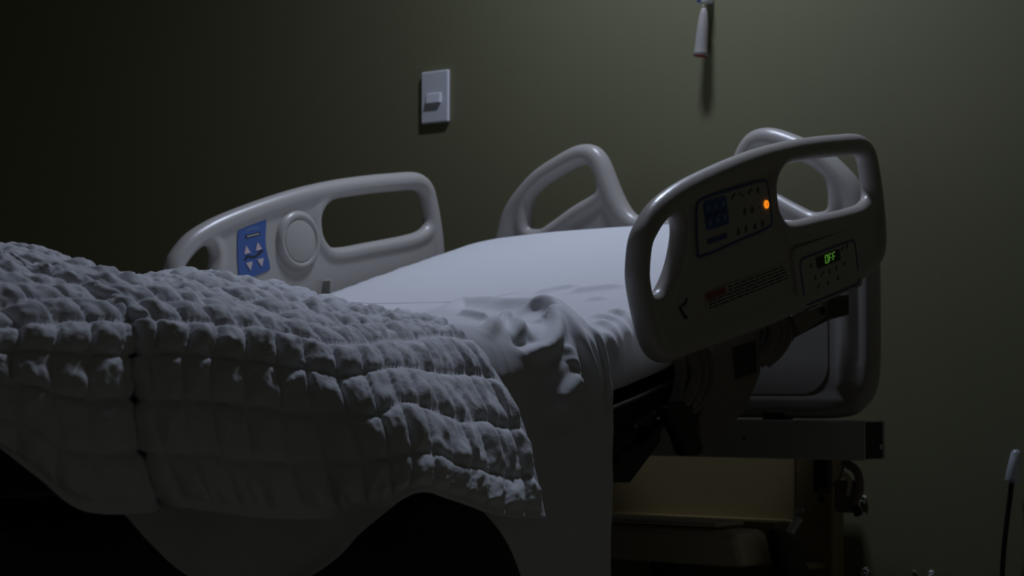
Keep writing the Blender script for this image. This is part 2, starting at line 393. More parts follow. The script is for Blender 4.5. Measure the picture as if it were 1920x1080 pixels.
def fbm(x, y, o=4):
    s, a, t = 0, 1, 0
    for i in range(o):
        s = s + a * vnoise(x * 2 ** i + 17.3 * i, y * 2 ** i + 9.1 * i)
        t += a
        a *= 0.5
    return s / t

def patch(C, step_u, step_v):
    """dense Catmull-Rom surface through a control net (nu, nv, 3)"""
    C = np.asarray(C, float)
    def params(K, axis, step):
        L = np.linalg.norm(np.diff(K, axis=axis), axis=-1)
        L = L.max(axis=1 - axis)
        out = [0.0]
        for i, l in enumerate(L):
            k = max(2, int(np.ceil(l / step)))
            out += list(i + np.arange(1, k + 1) / k)
        return np.array(out)
    def weights(t, N):
        i = np.clip(np.floor(t).astype(int), 0, N - 2)
        f = t - i
        W = np.zeros((len(t), N))
        c = [(-f + 2 * f ** 2 - f ** 3) / 2, (2 - 5 * f ** 2 + 3 * f ** 3) / 2, (f + 4 * f ** 2 - 3 * f ** 3) / 2, (-f ** 2 + f ** 3) / 2]
        r = np.arange(len(t))
        for k in range(4):
            j = i + k - 1
            lo, hi = j < 0, j > N - 1
            ok = ~(lo | hi)
            np.add.at(W, (r[ok], j[ok]), c[k][ok])
            np.add.at(W, (r[lo], np.zeros(lo.sum(), int)), 2 * c[k][lo])
            np.add.at(W, (r[lo], np.ones(lo.sum(), int)), -c[k][lo])
            np.add.at(W, (r[hi], np.full(hi.sum(), N - 1)), 2 * c[k][hi])
            np.add.at(W, (r[hi], np.full(hi.sum(), N - 2)), -c[k][hi])
        return W
    tu, tv = params(C, 0, step_u), params(C, 1, step_v)
    S = np.einsum('ai,ijc->ajc', weights(tu, C.shape[0]), C)
    S = np.einsum('bj,ajc->abc', weights(tv, C.shape[1]), S)
    return S, tu, tv

def grid_normals(S):
    du, dv = np.gradient(S, axis=0), np.gradient(S, axis=1)
    n = np.cross(du, dv)
    return n / (np.linalg.norm(n, axis=-1, keepdims=True) + 1e-12)

def grid_faces(a, b, flip=False):
    i = np.arange(a * b).reshape(a, b)
    q = np.stack([i[:-1, :-1], i[1:, :-1], i[1:, 1:], i[:-1, 1:]], -1).reshape(-1, 4)
    return q[:, ::-1] if flip else q

def seg_dist3(P, line):
    d2 = np.full(len(P), 1e9)
    tt = np.zeros(len(P))
    L = len(line) - 1
    for i in range(L):
        a, b = line[i], line[i + 1]
        ab = b - a
        ap = P - a
        t = np.clip((ap @ ab) / (ab @ ab + 1e-15), 0, 1)
        q = ap - t[:, None] * ab
        dd = (q * q).sum(1)
        c = dd < d2
        tt[c] = (i + t[c]) / L
        d2 = np.minimum(d2, dd)
    return np.sqrt(d2), tt

def add_ridges(S, ridges, N=None):
    P = S.reshape(-1, 3).copy()
    n = -grid_normals(S).reshape(-1, 3)
    out = np.zeros_like(P)
    for line, amp, w, *mode in ridges:
        L = catmull(np.array(line), 6)
        d, t = seg_dist3(P, L)
        fade = np.clip(np.minimum(t, 1 - t) * 5 + 0.25, 0, 1)
        v = amp * np.exp(-(d / w) ** 2) * fade
        if mode and mode[0] == 'z':
            out += v[:, None] * np.array([0, 0, 1.0])
        else:
            out += v[:, None] * n
    return (P + out).reshape(S.shape)

# ------------------------------------------------------------------ the room
def struct(o):
    o['kind'] = 'structure'
    return o
struct(box('wall_back', (-3.4, 0.0, 0.0), (2.9, 0.12, 2.7), M['wall'], bev=0))
struct(box('floor', (-3.4, -6.0, -0.08), (2.9, 0.12, 0.0), M['floor'], bev=0))

# ------------------------------------------------------------------ hospital bed
bed = bpy.data.objects.new('hospital_bed', None)
COL.objects.link(bed)
bed.location = (0, -1.2, 0)
bed.empty_display_size = 0.2
tag(bed, 'adjustable hospital bed with moulded cream-grey side rails and raised head end', 'bed')

E_RAIL = math.radians(13.6)
OY, OZ = -0.66, 0.90
def rail_w(s, t, x):
    """rail plane coordinates -> world"""
    s, t = np.asarray(s, float), np.asarray(t, float)
    return np.stack([np.broadcast_to(np.asarray(x, float), s.shape),
                     OY + s * math.cos(E_RAIL) - t * math.sin(E_RAIL),
                     OZ + s * math.sin(E_RAIL) + t * math.cos(E_RAIL)], -1)

L0 = catmull([(-.3575, .022), (-.3415, .0584), (-.3182, .0785), (-.2886, .0949), (-.2529, .1049), (-.2129, .1121), (-.1526, .1187),
              (-.0698, .1250), (.0151, .1280), (.1021, .1265), (.1934, .1205), (.2624, .1138), (.3187, .1074), (.344, .0995),
              (.359, .0850), (.3645, .0640), (.3670, .0141), (.3640, -.0367), (.3560, -.0727), (.3400, -.0892), (.3119, -.0966),
              (.2581, -.1047), (.0665, -.113), (-.0355, -.1150), (-.138, -.1129), (-.2533, -.1093), (-.312, -.1085),
              (-.3361, -.1010), (-.3480, -.0860), (-.3545, -.0622), (-.3595, -.0291), (-.361, -.001)], 4, True)
H1 = catmull([(-.2886, .0949), (-.262, .0985), (-.240, .087), (-.235, .06), (-.249, .03), (-.270, .002), (-.295, -.020),
              (-.318, -.032), (-.342, -.030), (-.3575, -.016), (-.359, .015), (-.342, .055), (-.318, .0785)], 4, True)
H2 = catmull([(.0514, .1085), (.0827, .1225), (.12, .1258), (.1934, .1205), (.2624, .1138), (.3187, .1074), (.344, .0990),
              (.359, .0850), (.3645, .0640), (.3655, .030), (.350, .003), (.318, -.0080), (.2744, -.0090), (.2294, -.007),
              (.1583, -.0027), (.0873, .0015), (.0501, .0100), (.0300, .035), (.0259, .060), (.032, .088)], 4, True)
rail_f0 = moulded(L0, [H1, H2], 0.0185, 0.0145, 0.0105)
LIP = catmull([(.036, .010), (.056, -.011), (.0873, -.017), (.1583, -.0205), (.2294, -.0245), (.2744, -.0265), (.318, -.0265), (.345, -.018)], 5)
LIP3 = np.c_[LIP, np.full(len(LIP), .0105)]
def rail_f(P2, x):
    d, _ = seg_dist3(np.c_[P2, x], LIP3)
    return smin(rail_f0(P2, x), d - .0052, .003)
RV, RQ = surface_nets(rail_f, (-.40, -.15, -.0265), (.41, .165, .0265), 0.0042)

def make_rail(side):
    W = rail_w(RV[:, 0], RV[:, 1], side * (0.5 + RV[:, 2]))
    return mesh('side_rail', W, RQ if side < 0 else RQ[:, ::-1], M['plastic'], bed)
rail_n = make_rail(1)
rail_f_obj = make_rail(-1)
rail_n['label'] = 'side rail seen from outside with unlit keypads and a green display'
rail_f_obj['label'] = 'side rail seen from inside with a blue control label and round disc'

def flat(name, st, x, m, parent, th=0.0012, bev=0.0):
    """flat print or plate: outline in rail coordinates, at X = x, facing away from x - th"""
    st = np.array(st)
    W = rail_w(st[:, 0], st[:, 1], 0)
    return prism_x(name, [(w[1], w[2]) for w in W], x - th / 2, x + th / 2, m, parent, bev)

def rrect(s0, t0, s1, t1, r, n=5, shear=0.0):
    out = []
    for cx, cy, a0 in ((s1 - r, t1 - r, 0), (s0 + r, t1 - r, 90), (s0 + r, t0 + r, 180), (s1 - r, t0 + r, 270)):
        for k in range(n + 1):
            a = math.radians(a0 + 90 * k / n)
            out.append((cx + r * math.cos(a), cy + r * math.sin(a)))
    return out

def frame_strip(name, loop, w, x, m, parent, th=0.001):
    """closed outline band of width w"""
    P = np.array(loop)
    tg = np.roll(P, -1, 0) - np.roll(P, 1, 0)
    tg /= np.linalg.norm(tg, axis=1)[:, None]
    nn = np.c_[-tg[:, 1], tg[:, 0]]
    A, B = P - nn * w / 2, P + nn * w / 2
    k = len(P)
    V = np.concatenate([rail_w(A[:, 0], A[:, 1], x), rail_w(B[:, 0], B[:, 1], x),
                        rail_w(A[:, 0], A[:, 1], x - th), rail_w(B[:, 0], B[:, 1], x - th)])
    F = []
    for i in range(k):
        j = (i + 1) % k
        F += [(i, j, k + j, k + i), (i, 2 * k + i, 2 * k + j, j), (k + i, k + j, 3 * k + j, 3 * k + i)]
    return mesh(name, V, F, m, parent, smooth=False)

# --- near rail, outer face
XO = 0.5 + 0.0105
kp_loop = catmull([(-.214, .022), (-.203, .0115), (-.10, .0155), (-.006, .0205), (.0095, .032), (.0105, .087), (-.004, .0975),
                   (-.09, .0985), (-.168, .0985), (-.192, .0955), (-.203, .080)], 4, True)
flat('keypad_plate', kp_loop, XO + 0.0008, M['plastic'], rail_n, 0.0030)
XP = XO + 0.0026
frame_strip('keypad_border', kp_loop * [0.985, 0.97] + [-.0015, .0015], 0.0042, XP, M['blue_d'], rail_n)
flat('button_block', rrect(-.182, .047, -.116, .0915, .006), XP, M['blue'], rail_n, 0.001)['label'] = 'dark blue block of arrow buttons'
def tri(cs, ct, w, h, up):
    return [(cs - w / 2, ct - (h / 2 if up else -h / 2)), (cs + w / 2, ct - (h / 2 if up else -h / 2)), (cs, ct + (h / 2 if up else -h / 2))]
for cs in (-.171, -.149, -.128):
    flat('arrow_button', tri(cs, .082, .011, .009, True), XP + .0008, M['silver'], rail_n, 0.001)
    flat('arrow_button', tri(cs, .0565, .011, .009, False), XP + .0008, M['silver'], rail_n, 0.001)
for cs in (-.171, -.149, -.128):
    flat('bed_symbol', [(cs - .007, .068), (cs + .001, .070), (cs + .007, .0715), (cs + .007, .0690), (cs + .001, .0675), (cs - .007, .0655)],
         XP + .0008, M['ink'], rail_n, 0.001)
flat('name_bar', rrect(-.184, .0265, -.128, .0345, .002), XP, M['blue_d'], rail_n, 0.001)
def glyph(cs, ct, kind):
    g = {0: [(-.006, -.004), (.006, .003), (.006, .0055), (-.001, .0035), (-.006, -.001)],
         1: [(-.006, .003), (.006, -.004), (.006, -.0015), (-.006, .0055)],
         2: [(-.002, -.0055), (.002, -.0055), (.0045, .001), (.0015, .0055), (-.0035, .001)],
         3: [(-.005, -.005), (.004, -.005), (.0045, -.002), (.001, .0055), (-.0035, .0005)]}[kind]
    flat('key_symbol', [(cs + a, ct + b) for a, b in g], XP, M['key'], rail_n, 0.001)
for cs, ct, kd in [(-.0947, .0849, 0), (-.0722, .0844, 1), (-.0451, .0844, 0), (-.0221, .0839, 2), (-.0686, .0576, 2), (-.0458, .057, 3),
                   (-.0941, .0304, 3), (-.0712, .0307, 2), (-.0441, .0303, 3), (-.0208, .0305, 2)]:
    glyph(cs, ct, kd)
flat('indicator_dot', rrect(-.0240, .0555, -.0215, .0575, .0009, 3), XP, M['red'], rail_n, 0.001)
led = flat('indicator_light', [(-.0025 + .0062 * math.cos(a), .0577 + .0066 * math.sin(a)) for a in np.linspace(0, 2 * np.pi, 20, endpoint=False)],
           XP + .0006, M['led'], rail_n, 0.002)
led['label'] = 'glowing orange indicator light'
flat('indicator_slot', [(-.0036, .0600), (-.0024, .0606), (-.0012, .0555), (-.0024, .0549)], XP + .0018, M['led_core'], rail_n, 0.001)

# lower module with the display
prism_x('display_module', [tuple(w[1:]) for w in rail_w(*np.array(rrect(.0545, -.128, .268, -.026, .010)).T, 0)],
        0.4885, XO + .0060, M['plastic'], rail_n, 0.0025)
XM = XO + .0064
frame_strip('module_border', rrect(.070, -.1215, .256, -.0455, .012), 0.0036, XM + .0002, M['blue_d'], rail_n)
flat('display_window', rrect(.1225, -.0705, .2005, -.0522, .003), XM, M['disp'], rail_n, 0.0016)['label'] = 'black display window'
def seg(s0, t0, s1, t1, w=.0013):
    sh = 0.10
    d = np.array([s1 - s0, t1 - t0]); d /= np.linalg.norm(d)
    nrm = np.array([-d[1], d[0]]) * w / 2
    P = [np.array([s0, t0]) + d * .0006 + nrm, np.array([s1, t1]) - d * .0006 + nrm, np.array([s1, t1]) - d * .0006 - nrm, np.array([s0, t0]) + d * .0006 - nrm]
    flat('display_segment', [(p[0] + sh * (p[1] + .06), p[1]) for p in P], XM + .0012, M['digit'], rail_n, 0.0008)
for q, ch in enumerate('OFF'):
    a = .1500 + q * .0125
    b, top, mid, low = a + .0082, -.0542, -.0604, -.0668
    seg(a, mid, a, top); seg(a, low, a, mid); seg(a, top, b, top)
    if ch == 'O':
        seg(b, mid, b, top); seg(b, low, b, mid); seg(a, low, b, low)
    else:
        seg(a, mid, b - .0015, mid)
for cs, ct, kd in [(.105, -.062, 3), (.213, -.054, 0), (.228, -.052, 2), (.112, -.083, 2), (.136, -.083, 0), (.160, -.082, 3), (.184, -.081, 2), (.212, -.080, 0),
                   (.120, -.099, 0), (.150, -.100, 2), (.185, -.098, 3), (.105, -.115, 2)]:
    g = {0: [(-.005, -.003), (.005, .002), (.005, .004), (-.005, 0)], 2: [(-.003, -.004), (.002, -.004), (.003, .004), (-.001, .003)],
         3: [(-.004, -.003), (.004, -.003), (.001, .004)]}[kd]
    flat('key_symbol', [(cs + a, ct + b) for a, b in g], XM, M['key'], rail_n, 0.001)
# warning label: unreadable rows of small print
flat('warning_label', rrect(-.208, -.0735, .040, -.0440, .004), XO + .0006, M['plastic'], rail_n, 0.0018)['label'] = 'long warning label of small print'
flat('warning_flag', rrect(-.206, -.0555, -.150, -.0455, .002), XO + .0016, M['rust'], rail_n, 0.0010)
prng = random.Random(3)
for row in range(5):
    s = -.142 if row < 2 else -.202
    t = -.0480 - row * .0052
    while s < .030:
        l = prng.uniform(.008, .026)
        flat('print_dash', [(s, t - .0009), (min(s + l, .034), t - .0009), (min(s + l, .034), t + .0009), (s, t + .0009)], XO + .0016, M['ink'], rail_n, 0.0008)
        s += l + .004
for poly in ([(-.281, -.050), (-.276, -.062), (-.270, -.066), (-.268, -.063), (-.273, -.058), (-.277, -.049)],
             [(-.272, -.052), (-.262, -.050), (-.255, -.043), (-.257, -.041), (-.263, -.047), (-.272, -.049)],
             [(-.274, -.068), (-.266, -.072), (-.262, -.068), (-.266, -.066)]):
    flat('lock_symbol', poly, XO + .0006, M['ink'], rail_n, 0.0016)

# --- far rail, inner face
XF = -0.5 + 0.0105
blue_loop = catmull([(-.1925, .0578), (-.181, .0985), (-.168, .1035), (-.1165, .1065), (-.1085, .1000), (-.1175, .0700), (-.1195, .0444), (-.1175, .0185),
                     (-.1255, .0110), (-.1762, .0070), (-.1937, .0090), (-.1985, .0172)], 4, True)
bl = flat('control_label', blue_loop, XF + .0006, M['blue'], rail_f_obj, 0.0022)
bl['label'] = 'blue control label with four pale arrows'
XB = XF + .0018
fc = bpy.data.curves.new('brand_text', 'FONT')
fc.body = 'Hill-Rom'
fc.size = 0.0090
fc.extrude = 0.0003
fc.align_x = 'CENTER'
fc.align_y = 'CENTER'
tmp = bpy.data.objects.new('brand_text', fc)
COL.objects.link(tmp)
bpy.context.view_layer.update()
tme = bpy.data.meshes.new_from_object(tmp.evaluated_get(bpy.context.evaluated_depsgraph_get()))
bpy.data.objects.remove(tmp)
tv = np.array([v.co for v in tme.vertices])
W = rail_w(-.1475 + tv[:, 0], .0930 + tv[:, 1], XB + tv[:, 2])
for v, w in zip(tme.vertices, W - np.array(root_of(rail_f_obj))):
    v.co = w
tme.name = 'lettering'
tme.materials.clear()
link('lettering', tme, M['silver'], rail_f_obj)
flat('label_bar', rrect(-.1670, .0785, -.1295, .0845, .001), XB, M['ink'], rail_f_obj, 0.0008)
flat('label_bar_fill', rrect(-.1640, .0802, -.1325, .0828, .0005), XB + .0005, M['grey_face'], rail_f_obj, 0.0008)
for cs, ct, up in [(-.1700, .0590, True), (-.1400, .0600, True), (-.1690, .0275, False), (-.1395, .0285, False)]:
    flat('arrow_button', tri(cs, ct, .0165, .0150, up), XB + .0004, M['pale'], rail_f_obj, 0.0016)
bedsym = catmull([(-.1785, .0415), (-.170, .0455), (-.160, .0435), (-.150, .0425), (-.142, .0450), (-.132, .0495), (-.129, .0500)], 5)
bt = np.gradient(bedsym, axis=0)
bn = np.c_[-bt[:, 1], bt[:, 0]] / np.linalg.norm(bt, axis=1)[:, None] * .0020
flat('bed_symbol', np.concatenate([bedsym - bn, (bedsym + bn)[::-1]]), XB, M['ink'], rail_f_obj, 0.0010)
dc = rail_w(-.0340, .0500, XF)
lathe('speaker_ring', [(.058, -.006), (.0565, .003), (.052, .0085), (.047, .0105), (.043, .0095), (.0415, .0070), (.0400, .0070), (.0400, -.004)],
      dc, (1, 0, 0), M['plastic'], rail_f_obj, 40)
lathe('speaker_disc', [(.0400, .0040), (.0398, .0078), (.0385, .0082), (.002, .0084), (.0005, .0084)], dc, (1, 0, 0), M['grey_face'], rail_f_obj, 40)
prism_x('latch_tab', [tuple(w[1:]) for w in rail_w(np.array([.004, .016, .022, .012]), np.array([-.075, -.035, -.035, -.075]), 0)], -.492, -.470, M['grey_face'], rail_f_obj, .002)

# --- headboard
hl = [(0, .632), (-.20, .632), (-.36, .633), (-.402, .650), (-.420, .69), (-.423, .80), (-.421, .92), (-.405, .985), (-.388, 1.025), (-.358, 1.058),
      (-.318, 1.089), (-.268, 1.112), (-.230, 1.126), (-.207, 1.129), (-.188, 1.125), (-.175, 1.114), (-.164, 1.096), (-.151, 1.068), (-.135, 1.035),
      (-.115, 1.004), (-.092, .984), (-.055, .972), (0, .968)]
hl = hl + [(-x, z) for x, z in hl[-2:0:-1]]
HB = catmull(hl, 4, True)
hh = np.array([(-.358, .985), (-.352, 1.052), (-.318, 1.086), (-.268, 1.110), (-.216, 1.126), (-.186, 1.121), (-.165, 1.096), (-.162, 1.052), (-.182, 1.033), (-.229, 1.012),
      (-.280, .985), (-.318, .970)])
HH1 = catmull(hh, 4, True)
HH2 = HH1 * [-1, 1]
hb_f0 = moulded(HB, [HH1, HH2], 0.0210, 0.0170, 0.0125, 0.012)
def hb_f(P2, y):
    v = hb_f0(P2, y)
    slab = np.maximum(np.maximum(np.abs(P2[:, 0]) - .405, np.maximum(P2[:, 1] - .93, .645 - P2[:, 1])), np.abs(y) - .0185)
    v = smin(v, slab, .010)
    # upright flutes beside both edges and a shallow inset field
    for sx in (-1, 1):
        dx = P2[:, 0] - sx * .388
        dz = np.maximum(np.maximum(.675 - P2[:, 1], P2[:, 1] - .93), 0)
        v = smin(v, np.sqrt(dx * dx + dz * dz + (y + .012) ** 2) - .0130, .018)
    return v
HV, HQ = surface_nets(hb_f, (-.455, .600, -.0315), (.46, 1.165, .0315), 0.0056)
headboard = mesh('headboard', np.stack([HV[:, 0], -.182 + HV[:, 2], HV[:, 1]], 1), HQ[:, ::-1], M['plastic'], bed)
ins = np.array(rrect(-.335, .655, .350, .905, .055, 8))
k = len(ins)
V = np.concatenate([np.c_[ins[:, 0], np.full(k, -.2022), ins[:, 1]], np.c_[ins[:, 0], np.full(k, -.1990), ins[:, 1]]])
Vf = [tuple(v) for v in V]
Ff = [tuple(range(k)), tuple(range(k, 2 * k))[::-1]] + [(i, k + i, k + (i + 1) % k, (i + 1) % k) for i in range(k)]
mesh('inset_panel', Vf, Ff, M['plastic'], headboard, smooth=False)
box('mounting_foot', (.21, -.20, .600), (.255, -.165, .625), M['dark'], headboard, .002)
box('mounting_foot', (-.255, -.20, .600), (-.21, -.165, .625), M['dark'], headboard, .002)

# --- head-end cross beam: an open steel channel
def tube_box(name, x0, x1, y0, y1, z0, z1, th, m, parent):
    bm = bmesh.new()
    rings = []
    for x in (x0, x1):
        rings.append([bm.verts.new((x, y, z)) for y, z in ((y0, z0), (y1, z0), (y1, z1), (y0, z1))])
        rings.append([bm.verts.new((x, y, z)) for y, z in ((y0 + th, z0 + th), (y1 - th, z0 + th), (y1 - th, z1 - th), (y0 + th, z1 - th))])
    o0, i0, o1, i1 = rings
    for a in range(4):
        b = (a + 1) % 4
        bm.faces.new((o0[a], o0[b], o1[b], o1[a]))
        bm.faces.new((i0[a], i1[a], i1[b], i0[b]))
        bm.faces.new((o0[a], i0[a], i0[b], o0[b]))
        bm.faces.new((o1[a], o1[b], i1[b], i1[a]))
    bmesh.ops.recalc_face_normals(bm, faces=bm.faces[:])
    ed = [e for e in bm.edges if abs(e.verts[0].co.x - e.verts[1].co.x) > 0.1 and e.verts[0] in o0 + o1]
    bmesh.ops.bevel(bm, geom=ed, offset=.004, segments=3, affect='EDGES', profile=0.5)
    return bm_obj(name, bm, m, parent)
beam = tube_box('cross_beam', -.430, .430, -.215, -.140, .537, .608, .003, M['steel'], bed)
lathe('bolt', [(.005, -.001), (.005, .003), (.002, .004)], (.4265, -.152, .560), (1, 0, 0), M['chrome'], beam, 10)
box('beam_shade_fill', (-.426, -.2115, .5405), (.426, -.1435, .6045), M['black'], beam, 0)  # solid black block standing in for the shade inside the open tube
lathe('rivet', [(.003, -.001), (.003, .0012), (.001, .0014)], (.18, -.2146, .572), (0, -1, 0), M['dark'], beam, 10)

# --- sleeping deck under the mattress
def deck_top(y):
    return T_of(y) - 0.150
def T_of(Y):
    Y = np.asarray(Y, float)
    k = .02
    d = np.minimum(.765 + .287 * (Y + 1.02), .968 + .12 * (Y + .31)) - .752
    return .752 + k * np.log1p(np.exp(d / k))
def deck_pts(y0, y1, n=14):
    return np.linspace(y0, y1, n)
for x in (-.405, .405):
    ys = deck_pts(-1.12, -.26)
    up = [(y, float(deck_top(y)) + .006) for y in ys]
    lo = [(y, float(deck_top(y)) - .030) for y in ys[::-1]]
    prism_x('deck_side_bar', up + lo, x - .022, x + .022, M['dark'], bed, .002)
ys = deck_pts(-1.12, -.26)
prism_x('deck_panel', [(y, float(deck_top(y)) + .002) for y in ys] + [(y, float(deck_top(y)) - .010) for y in ys[::-1]], -.383, .383, M['dark'], bed, 0)
box('deck_panel', (-.40, -2.42, .575), (.40, -1.13, .600), M['dark'], bed, .003)
for x in (-.405, .405):
    box('deck_side_bar', (x - .022, -2.42, .545), (x + .022, -1.13, .596), M['dark'], bed, .003)
tube('deck_trim_rod', [(.432, -1.015, .628), (.432, -.90, .655), (.432, -.80, .682)], .0035, M['chrome'], bed, 8)

# --- mechanism of the near rail
def ribbed_arm(cy, cz, h, sw):
    for q in range(3):
        o = q * .020
        tube('support_rib', [(.470, cy + o, cz), (.476, cy + o + .010, cz - h * .25), (.478, cy + o + .010, cz - h * .5), (.470, cy + o - .004, cz - h * .78), (.452, cy + o - .030 * sw, cz - h)],
             .0095, M['arm'], bed, 10)
    prism_x('support_arm', [(cy - .008, cz), (cy + .050, cz + .014), (cy + .060, cz - h * .45), (cy + .040, cz - h * .8), (cy + .004, cz - h), (cy - .040 * sw, cz - h), (cy - .010, cz - h * .7), (cy, cz - h * .45)],
            .445, .468, M['arm'], bed, .004)
ribbed_arm(-.838, .735, .115, 1)
ribbed_arm(-.608, .790, .085, .5)
hs = prism_x('latch_housing', [(-.752, .745), (-.614, .775), (-.616, .689), (-.659, .633), (-.719, .594), (-.798, .568), (-.798, .622), (-.768, .675)], .432, .466, M['arm'], bed, .006)
prism_x('latch_opening', [(-.704, .729), (-.635, .742), (-.631, .689), (-.696, .678)], .455, .4675, M['black'], hs, .002)
prism_x('release_handle', [(-.908, .637), (-.832, .648), (-.818, .606), (-.798, .572), (-.805, .562), (-.848, .562), (-.866, .592)], .452, .476, M['black'], bed, .006)
prism_x('lift_plate', [(-.92, .608), (-.785, .639), (-.748, .604), (-.754, .578), (-.836, .518), (-.92, .521)], .350, .362, M['green'], bed, .002)
prism_x('linkage_bar', [(-.912, .604), (-.842, .622), (-.840, .628), (-.910, .612)], .415, .425, M['chrome'], bed, .001)
tube('linkage_rod', [(.40, -.93, .555), (.40, -.80, .612)], .008, M['dark'], bed, 8)
tube('linkage_rod', [(.39, -.99, .60), (.39, -.84, .60)], .010, M['dark'], bed, 8)
br = prism_x('rail_bracket', [(-.561, .783), (-.449, .815), (-.449, .785), (-.536, .752)], .460, .492, M['arm'], bed, .003)
lathe('bolt', [(.007, -.002), (.007, .003), (.003, .005)], (.492, -.466, .793), (1, 0, 0), M['black'], br, 12)
lathe('bolt', [(.006, -.002), (.006, .003), (.003, .005)], (.468, -.53, .748), (1, 0, 0), M['black'], bed, 12)
prism_x('rail_lip', [(-.545, .790), (-.50, .8015), (-.50, .8045), (-.545, .7925)], .488, .512, M['chrome'], bed, .0005)
# far rail supports, mirrored under the mattress
for y, z in ((-.82, .735), (-.60, .79)):
    prism_x('support_arm', [(y - .008, z), (y + .050, z + .014), (y + .060, z - .05), (y + .01, z - .11), (y - .03, z - .10)], -.468, -.440, M['arm'], bed, .004)

# --- base: cover, columns, frame, pedals, casters
box('base_cover', (-.46, -.060, .365), (.195, -.030, .560), M['cover'], bed, .004)
box('base_cover_ledge', (-.40, -.125, .392), (.190, -.030, .4160), M['cover'], bed, .005)
box('lift_column', (.208, -.075, .10), (.284, -.030, .560), M['cover'], bed, .004)
box('lift_column', (-.56, -.075, .10), (-.49, -.030, .560), M['cover'], bed, .004)
box('column_bracket', (.286, -.150, .475), (.315, -.128, .537), M['black'], bed, .003)
box('cable_clamp', (.330, -.152, .440), (.372, -.128, .500), M['arm'], bed, .006)
tube('cable', [(.300, -.15, .478), (.325, -.16, .484), (.348, -.158, .505), (.352, -.150, .532)], .0022, M['arm'], bed, 6)
tube('cable', [(.352, -.155, .533), (.378, -.150, .515), (.382, -.148, .480), (.368, -.150, .455)], .0080, M['arm'], bed, 8)
tube('cable', [(.340, -.155, .520), (.362, -.150, .500), (.360, -.150, .470)], .0050, M['plastic2'], bed, 8)
lathe('cable_plug', [(.006, 0), (.008, .003), (.008, .016), (.004, .018)], (.375, -.150, .452), (.4, 0, -1), M['black'], bed, 12)
lathe('cable_plug', [(.005, 0), (.006, .003), (.006, .012), (.003, .014)], (.305, -.152, .470), (.4, -.6, -1), M['dark'], bed, 12)

pf = box('foot_bar', (.02, -.655, .378), (.448, -.560, .441), M['plastic2'], bed, .012)
for v in pf.data.vertices:                       # taper the free end
    if v.co.x > .40:
        v.co.x += (v.co.z - .41) * -.25
        if v.co.z > .425:
            v.co.z -= .006
box('foot_bar_cap', (.06, -.650, .440), (.400, -.565, .447), M['plastic2'], pf, .003)
box('lower_tray', (-.40, -.140, .330), (.270, -.030, .342), M['cover'], bed, .004)
pd = bmesh.new()
bmesh.ops.create_cube(pd, size=1)
for v in pd.verts:
    v.co = Vector((v.co.x * .030, v.co.y * .075, v.co.z * .150))
bevel_all(pd, .013, 4)
bmesh.ops.rotate(pd, verts=pd.verts[:], cent=(0, 0, 0), matrix=Matrix.Rotation(math.radians(-24), 3, 'Y') @ Matrix.Rotation(math.radians(-18), 3, 'X'))
bmesh.ops.translate(pd, verts=pd.verts[:], vec=(.500, -.585, .365))
pedal = bm_obj('brake_pedal', pd, M['black'], bed, True)
tube('pedal_rod', [(.228, -.100, .424), (.217, -.105, .405), (.203, -.110, .380)], .0085, M['white'], bed, 10)
box('rod_end', (.218, -.108, .430), (.242, -.092, .442), M['chrome'], bed, .002, ('Y', math.radians(-18)))
box('pedal_arm', (.470, -.60, .300), (.500, -.52, .345), M['dark'], bed, .006)
for x in (-.30, .30):
    box('base_rail', (x - .03, -2.25, .20), (x + .03, -.15, .27), M['dark'], bed, .006)
box('foot_bar', (-.45, -2.10, .20), (.45, -2.00, .27), M['plastic2'], bed, .012)
box('foot_bar_leg', (.26, -.64, .26), (.32, -.58, .385), M['dark'], bed, .005)
for x in (.24,):
    box('scissor_lift', (x - .03, -1.75, .26), (x + .03, -1.68, .56), M['dark'], bed, .006)
    box('scissor_lift', (x - .03, -1.28, .26), (x + .03, -1.21, .56), M['dark'], bed, .006)
box('scissor_lift', (-.27, -1.75, .26), (-.21, -1.68, .56), M['dark'], bed, .006)
box('underbed_dark_box', (-.30, -2.35, .17), (.30, -1.02, .52), M['dark'], bed, .02)  # dark box added to hide the lit wall and black out the underbed gap
for x, y in ((-.38, -.25), (.38, -.25), (-.38, -2.05), (.38, -2.05)):
    st = box('caster_fork', (x - .035, y - .03, .10), (x + .035, y + .03, .21), M['dark'], bed, .008)
    lathe('caster_wheel', [(.045, -.018), (.062, -.016), (.066, -.008), (.066, .008), (.062, .016), (.045, .018)], (x, y, .066), (1, 0, 0), M['black'], st, 24)
for y in (-.25,):
    box('base_crossbar', (-.40, y - .03, .20), (.40, y + .03, .27), M['dark'], bed, .006)

# ------------------------------------------------------------------ mattress with fitted sheet
def cross_section(n):
    a = np.linspace(0, 2 * np.pi, n, endpoint=False) + np.pi / n
    ex = 2 / 4.5
    return .45 * np.sign(np.cos(a)) * np.abs(np.cos(a)) ** ex, .067 * np.sign(np.sin(a)) * np.abs(np.sin(a)) ** ex
def even_loop(n):
    x, z = cross_section(6000)
    d = np.r_[0, np.cumsum(np.hypot(np.diff(np.r_[x, x[0]]), np.diff(np.r_[z, z[0]])))]
    t = np.linspace(0, d[-1], n, endpoint=False)
    return np.interp(t, d, np.r_[x, x[0]]), np.interp(t, d, np.r_[z, z[0]])
cx, cz = even_loop(300)
ysm = np.r_[np.linspace(-2.45, -1.3, 60), np.linspace(-1.295, -.268, 190)]
rows = []
for y in ysm:
    dz = (T_of(y + .01) - T_of(y - .01)) / .02
    nrm = np.array([-dz, 1.0]) / math.hypot(1, dz)
    c = np.array([y, T_of(y) - .067])
    rows.append(np.c_[cx, c[0] + nrm[0] * cz, c[1] + nrm[1] * cz - .008 * (cx / .45) ** 2])
